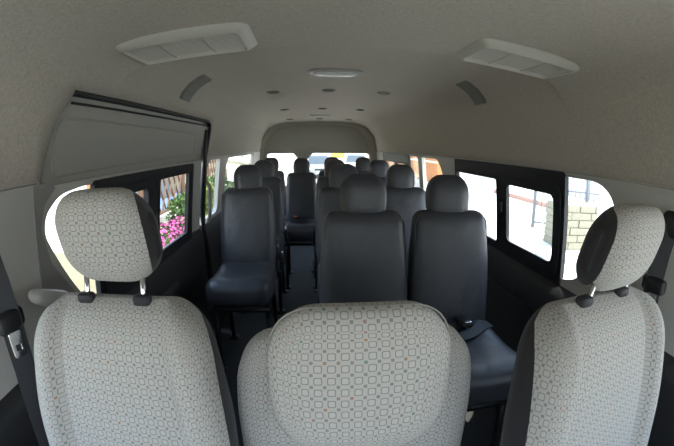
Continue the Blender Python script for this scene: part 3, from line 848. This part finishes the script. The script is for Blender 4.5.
def shrub(name, loc, rad, h, nleaf, lm, label, cat, blossom=None, nb=0, bs=.03, leaf=.06, group=None, seed=0):
    rnd = random.Random(seed); t = empty(name, loc); tag(t, label, cat, group)
    bm = bmesh.new()
    for i in range(9):
        a = rnd.uniform(0, 2*PI); r = rad*rnd.uniform(.2, .8)
        tube(bm, [(0, 0, 0), (math.cos(a)*r*.4, math.sin(a)*r*.4, h*.4), (math.cos(a)*r, math.sin(a)*r, h*rnd.uniform(.6, .9))], [.012, .009, .004], 5)
    obj('stems', bm, M['bark'], t, True)
    bm = bmesh.new()
    def rp(shell):
        while True:
            p = Vector((rnd.uniform(-1, 1), rnd.uniform(-1, 1), rnd.uniform(-1, 1)))
            if shell < p.length < 1: return Vector((p.x*rad, p.y*rad, h*.55+p.z*h*.47))
    for i in range(nleaf):
        p = rp(.45); d = Vector((rnd.uniform(-1, 1), rnd.uniform(-1, 1), rnd.uniform(-.2, 1))).normalized(); s = d.cross(Vector((rnd.random(), rnd.random(), rnd.random()))).normalized()
        l = leaf*rnd.uniform(.7, 1.3); n = d.cross(s)*l*.15
        v = [bm.verts.new(q) for q in (p, p+d*l*.5+s*l*.28+n, p+d*l, p+d*l*.5-s*l*.28+n)]
        bm.faces.new(v)
    obj('foliage', bm, lm, t, False, recalc=False)
    if blossom:
        bm = bmesh.new()
        for i in range(nb):
            p = rp(.86)
            if p.z < h*.35: continue
            n = Vector((p.x, p.y, (p.z-h*.4))).normalized(); a = n.orthogonal().normalized(); b = n.cross(a)
            c = bm.verts.new(p+n*bs*.1); ring_ = []
            for q in range(10):
                r = bs*(1 if q % 2 == 0 else .62)*rnd.uniform(.85, 1.1); an = 2*PI*q/10
                ring_.append(bm.verts.new(p+a*math.cos(an)*r+b*math.sin(an)*r+n*bs*.35))
            for q in range(10): bm.faces.new((c, ring_[q], ring_[(q+1) % 10]))
        o = obj('blossoms', bm, blossom, t, False, recalc=False); o['kind'] = 'stuff'
    return t
BZ = -.32
shrub('flowering_plant', (-2.10, 3.75, BZ), .36, .68, 500, M['leaf'], 'magenta flowering mound at the near end of the bed', 'plant', M['petalpink'], 620, .030, seed=1)
shrub('flowering_plant', (-2.10, 4.50, BZ), .38, .66, 500, M['leaf'], 'magenta flowering mound in the middle of the bed', 'plant', M['petalpink'], 620, .030, seed=2)
shrub('flowering_plant', (-2.05, 5.2, BZ), .30, .62, 350, M['leaf'], 'magenta flowering plant next to the tall green shrub', 'plant', M['petalpink'], 520, .030, seed=3)
shrub('green_shrub', (-2.26, 6.05, BZ), .32, .86, 1500, M['leaf'], 'tall leafy green shrub in the bed below the lattice fence', 'shrub', M['white'], 25, .018, .075, seed=4)
shrub('yellow_flowering_plant', (-1.86, 5.62, BZ), .11, .64, 300, M['leaf2'], 'small plant with a cluster of yellow flowers beside the green shrub', 'plant', M['petalyellow'], 90, .032, seed=5)
shrub('lime_shrub', (-2.22, 7.0, BZ), .46, .95, 2000, M['leaf2'], 'yellow-green shrub seen through the narrow window behind the door', 'shrub', None, 0, .03, .075, seed=6)
shrub('green_shrub', (-2.22, 8.3, BZ), .46, 1.0, 1800, M['leaf'], 'green shrub further along the fence behind the yellow-green one', 'shrub', None, 0, .03, .08, seed=7)
shrub('flowering_plant', (-1.87, 6.38, BZ), .10, .42, 350, M['leaf2'], 'low magenta flowers between the green and the yellow-green shrub', 'plant', M['petalpink'], 160, .028, seed=8)

# cream house behind, far left
bm = bmesh.new(); bx(bm, -7.5, -3.0, 13.2, 24, GZ, 4.2)
t = obj('cream_house', bm, M['cream'], None, False); tag(t, 'cream rendered house far back on the left', 'building')
bm = bmesh.new(); bx(bm, -7.7, -2.8, 13.0, 24.2, 4.2, 4.4); obj('roof', bm, M['tilered'], t, False)

# right: orange building with white band
t = empty('orange_building', (6.2, 20.8, GZ)); tag(t, 'orange building with a white band seen through the small right windows', 'building')
bm = bmesh.new(); bx(bm, 0, 1, -3.2, 14, 0, 4.2); obj('wall', bm, M['orange'], t, False)
bm = bmesh.new(); bx(bm, -.05, 0, -3.2, 14, 1.30, 1.38); bx(bm, -.05, 0, -3.2, 14, 0, .25); obj('white_band', bm, M['white'], t, False)
for y in (1, 5, 9):
    bm = bmesh.new(); bx(bm, -.04, .02, y, y+1.2, 1.7, 2.9); obj('window', bm, M['carglass'], t, False)

# right: block pillar, metal gate, white boundary wall
t = empty('block_pillar', (5.75, 6.7, GZ), math.radians(-8)); tag(t, 'short pillar of stacked beige concrete blocks outside the right window', 'pillar')
bm = bmesh.new(); z = 0; rnd = random.Random(3)
for c in range(6):
    h_ = .165
    off = .0 if c % 2 else .22
    cuts = [-.52, -.52+.44-off, .36-off*.5, .52]
    cuts = sorted(set(cuts))
    for a, b in zip(cuts, cuts[1:]):
        e = rnd.uniform(-.02, .03)
        rbox(b-a-.012, .85+e, h_-.012, (.012, .012, .012), (4, 4, 4), at=((a+b)/2, 0, z+h_/2), bm=bm)
    z += h_
obj('blocks', bm, M['block'], t, False)
bm = bmesh.new(); bx(bm, -.50, .50, -.40, .40, 0, z-.01); obj('mortar_core', bm, M['block'], t, False)

t = empty('metal_gate', (7.2, 7.8, GZ)); tag(t, 'grey metal bar gate standing behind the block pillar', 'gate')
t.rotation_euler.z = math.radians(-35)
for x in (-1.5, 0, 1.5):
    bm = bmesh.new(); tube(bm, [(x, 0, 0), (x, 0, 2.3)], .05, 8); obj('post', bm, M['metalrail'], t, True)
bm = bmesh.new()
for z in (.15, 1.1, 1.6, 2.2): tube(bm, [(-1.5, 0, z), (1.5, 0, z)], .025, 6)
obj('rail', bm, M['metalrail'], t, True)
bm = bmesh.new()
for i in range(22): tube(bm, [(-1.43+i*.136, 0, .15), (-1.43+i*.136, 0, 2.2)], .011, 5)
o = obj('bars', bm, M['metalrail'], t, True)
bm = bmesh.new(); bx(bm, 5.0, 5.22, 4.9, 5.12, GZ, 2.4)
o = obj('white_gatepost', bm, M['white'], None, False); tag(o, 'square white gatepost right of the block pillar', 'post')
bm = bmesh.new(); bx(bm, 14.0, 14.2, 2, 40, GZ, 2.2)
for i in range(60): bx(bm, 13.95, 14.0, 2+i*.6, 2.08+i*.6, GZ, 2.2)
o = obj('boundary_wall', bm, M['white'], None, False); tag(o, 'white ribbed boundary wall across the paving on the right', 'wall')
bm = bmesh.new(); bx(bm, 8.9, 9.05, 9.2, 16.5, GZ, GZ+.18)
o = obj('curb', bm, M['tilered'], None, False); tag(o, 'faded red kerb across the paving on the right', 'kerb')

# cars
def make_car(loc, rz, paintm, label):
    t = empty('car', loc, rz); tag(t, label, 'car')
    # car points its nose along -Y
    def top(y):  # half length 2.1
        return interp(y, [-2.1, -1.95, -1.0, -.3, .9, 1.7, 2.1], [.62, .78, .95, 1.42, 1.45, 1.02, .95])
    def body(x, y, z):
        zz = (z+.5)   # 0..1
        tp = interp(y, [-2.1, -1.9, -1.0, 1.6, 2.1], [.68, .80, .93, .98, .92])
        return x*(1-.06*zz), y, .22+zz*(tp-.22)
    bm = rbox(1.70, 4.2, 1.0, (.2, .35, .25), (12, 26, 10), body); obj('body', bm, paintm, t, True)
    def cab(x, y, z):
        zz = z+.5; return x*(1-.2*zz), y*(1-.34*zz)+.25*zz-.0, .85+zz*.60
    bm = rbox(1.55, 2.9, 1.0, (.15, .2, .15), (10, 16, 8), cab, (0, .25, 0)); c = obj('glasshouse', bm, M['carglass'], t, True)
    bm = rbox(1.22, 1.75, .06, (.12, .25, .03), (8, 10, 4), None, (0, .52, 1.445)); obj('roof', bm, paintm, t, True)
    for sx in (-.78, .78):
        for y in (-1.3, 1.35):
            bm = bmesh.new(); cyl(bm, (sx-.1, y, .31), (sx+.1, y, .31), .31, 24); w = obj('wheel', bm, M['tyre'], t, False)
            bm = bmesh.new(); cyl(bm, (sx-.105, y, .31), (sx+.105, y, .31), .19, 16); obj('hub', bm, M['chrome'], w, False)
        bm = rbox(.34, .12, .14, (.06, .05, .05), (6, 5, 5), None, (sx*.76, -2.02, .66)); obj('headlight', bm, M['headlight'], t, True)
        bm = rbox(.16, .10, .12, (.04, .04, .04), (5, 5, 5), None, (sx*1.22, -.62, 1.0)); obj('mirror', bm, paintm, t, True)
    bm = rbox(.80, .05, .12, (.03, .02, .03), (6, 4, 4), None, (0, -2.09, .62)); obj('grille', bm, M['black'], t, True)
    bm = rbox(.52, .02, .11, (.01, .01, .01), (4, 3, 4), None, (0, -2.11, .42)); obj('number_plate', bm, M['white'], t, True)
make_car((.45, 25, GZ), math.radians(4), M['carsilver'], 'silver car parked behind the van, its front seen through the rear window')
make_car((3.4, 28, GZ), math.radians(-6), M['carwhite'], 'white car parked right of the silver one behind the van')
make_car((-4.4, 9.2, GZ), math.radians(12), M['carblue'], 'dark blue car parked behind the lattice fence')
t = empty('yellow_sign', (2.1, 29, GZ)); tag(t, 'yellow sign board on posts far behind the van', 'sign')
bm = bmesh.new(); bx(bm, -.55, .55, -.04, .04, 1.15, 1.85); obj('board', bm, M['yellow'], t, False)
for x in (-.4, .4):
    bm = bmesh.new(); tube(bm, [(x, .06, 0), (x, .06, 1.8)], .04, 8); obj('post', bm, M['metalrail'], t, True)
bm = bmesh.new(); bx(bm, -9, 14, 34, 34.3, GZ, 1.3)
o = obj('far_wall', bm, M['white'], None, False); tag(o, 'low white wall closing the street far behind the van', 'wall')

# ------------------------------------------------------------------ light
w = bpy.data.worlds.new('sky'); SC.world = w; w.use_nodes = True; nt = w.node_tree; nt.nodes.clear()
bg = nt.nodes.new('ShaderNodeBackground'); out = nt.nodes.new('ShaderNodeOutputWorld'); nt.links.new(bg.outputs[0], out.inputs[0])
tc = nt.nodes.new('ShaderNodeTexCoord'); sep = nt.nodes.new('ShaderNodeSeparateXYZ'); nt.links.new(tc.outputs['Generated'], sep.inputs[0])
rp = nt.nodes.new('ShaderNodeValToRGB'); nt.links.new(sep.outputs[2], rp.inputs[0])
rp.color_ramp.elements[0].position = 0.0; rp.color_ramp.elements[0].color = (.95, .97, 1.0, 1)
rp.color_ramp.elements[1].position = .6; rp.color_ramp.elements[1].color = (.50, .68, 1.0, 1)
nt.links.new(rp.outputs[0], bg.inputs[0]); bg.inputs[1].default_value = 1.9
sl = bpy.data.lights.new('sun', 'SUN'); sl.energy = 5.5; sl.angle = math.radians(.6); sl.color = (1, .95, .86)
so = bpy.data.objects.new('sun', sl); COL.objects.link(so)
d = Vector((-.22, .36, -1)).normalized()      # direction the light travels
so.rotation_euler = d.to_track_quat('-Z', 'Y').to_euler()

# ------------------------------------------------------------------ camera (wide-angle action camera)
f_px, pitch, yaw, roll, cx, cz = 370.0, .2034, .076, .0047, -.132, 1.268
cd = bpy.data.cameras.new('camera'); cam = bpy.data.objects.new('camera', cd); COL.objects.link(cam)
cd.type = 'PANO'; cd.panorama_type = 'FISHEYE_LENS_POLYNOMIAL'; cd.sensor_width = 36; cd.fisheye_fov = PI; cd.clip_start = .01; cd.clip_end = 500
cd.fisheye_polynomial_k0 = 0; cd.fisheye_polynomial_k1 = -1/(f_px*36/674); cd.fisheye_polynomial_k2 = 0; cd.fisheye_polynomial_k3 = 0; cd.fisheye_polynomial_k4 = 0
fw = Vector((math.sin(yaw)*math.cos(pitch), math.cos(yaw)*math.cos(pitch), -math.sin(pitch)))
rt = Vector((math.cos(yaw), -math.sin(yaw), 0)); up = rt.cross(fw)
r_ = rt*math.cos(roll)+up*math.sin(roll); u_ = up*math.cos(roll)-rt*math.sin(roll)
m = Matrix((r_, u_, -fw)).transposed().to_4x4(); m.translation = Vector((cx, 0, cz)); cam.matrix_world = m
SC.camera = cam
vs = SC.view_settings; vs.view_transform = 'Standard'; vs.look = 'None'; vs.gamma = 1; vs.use_curve_mapping = False; vs.exposure = 1.5
SC.cycles.max_bounces = 10; SC.cycles.diffuse_bounces = 6; SC.cycles.transparent_max_bounces = 12
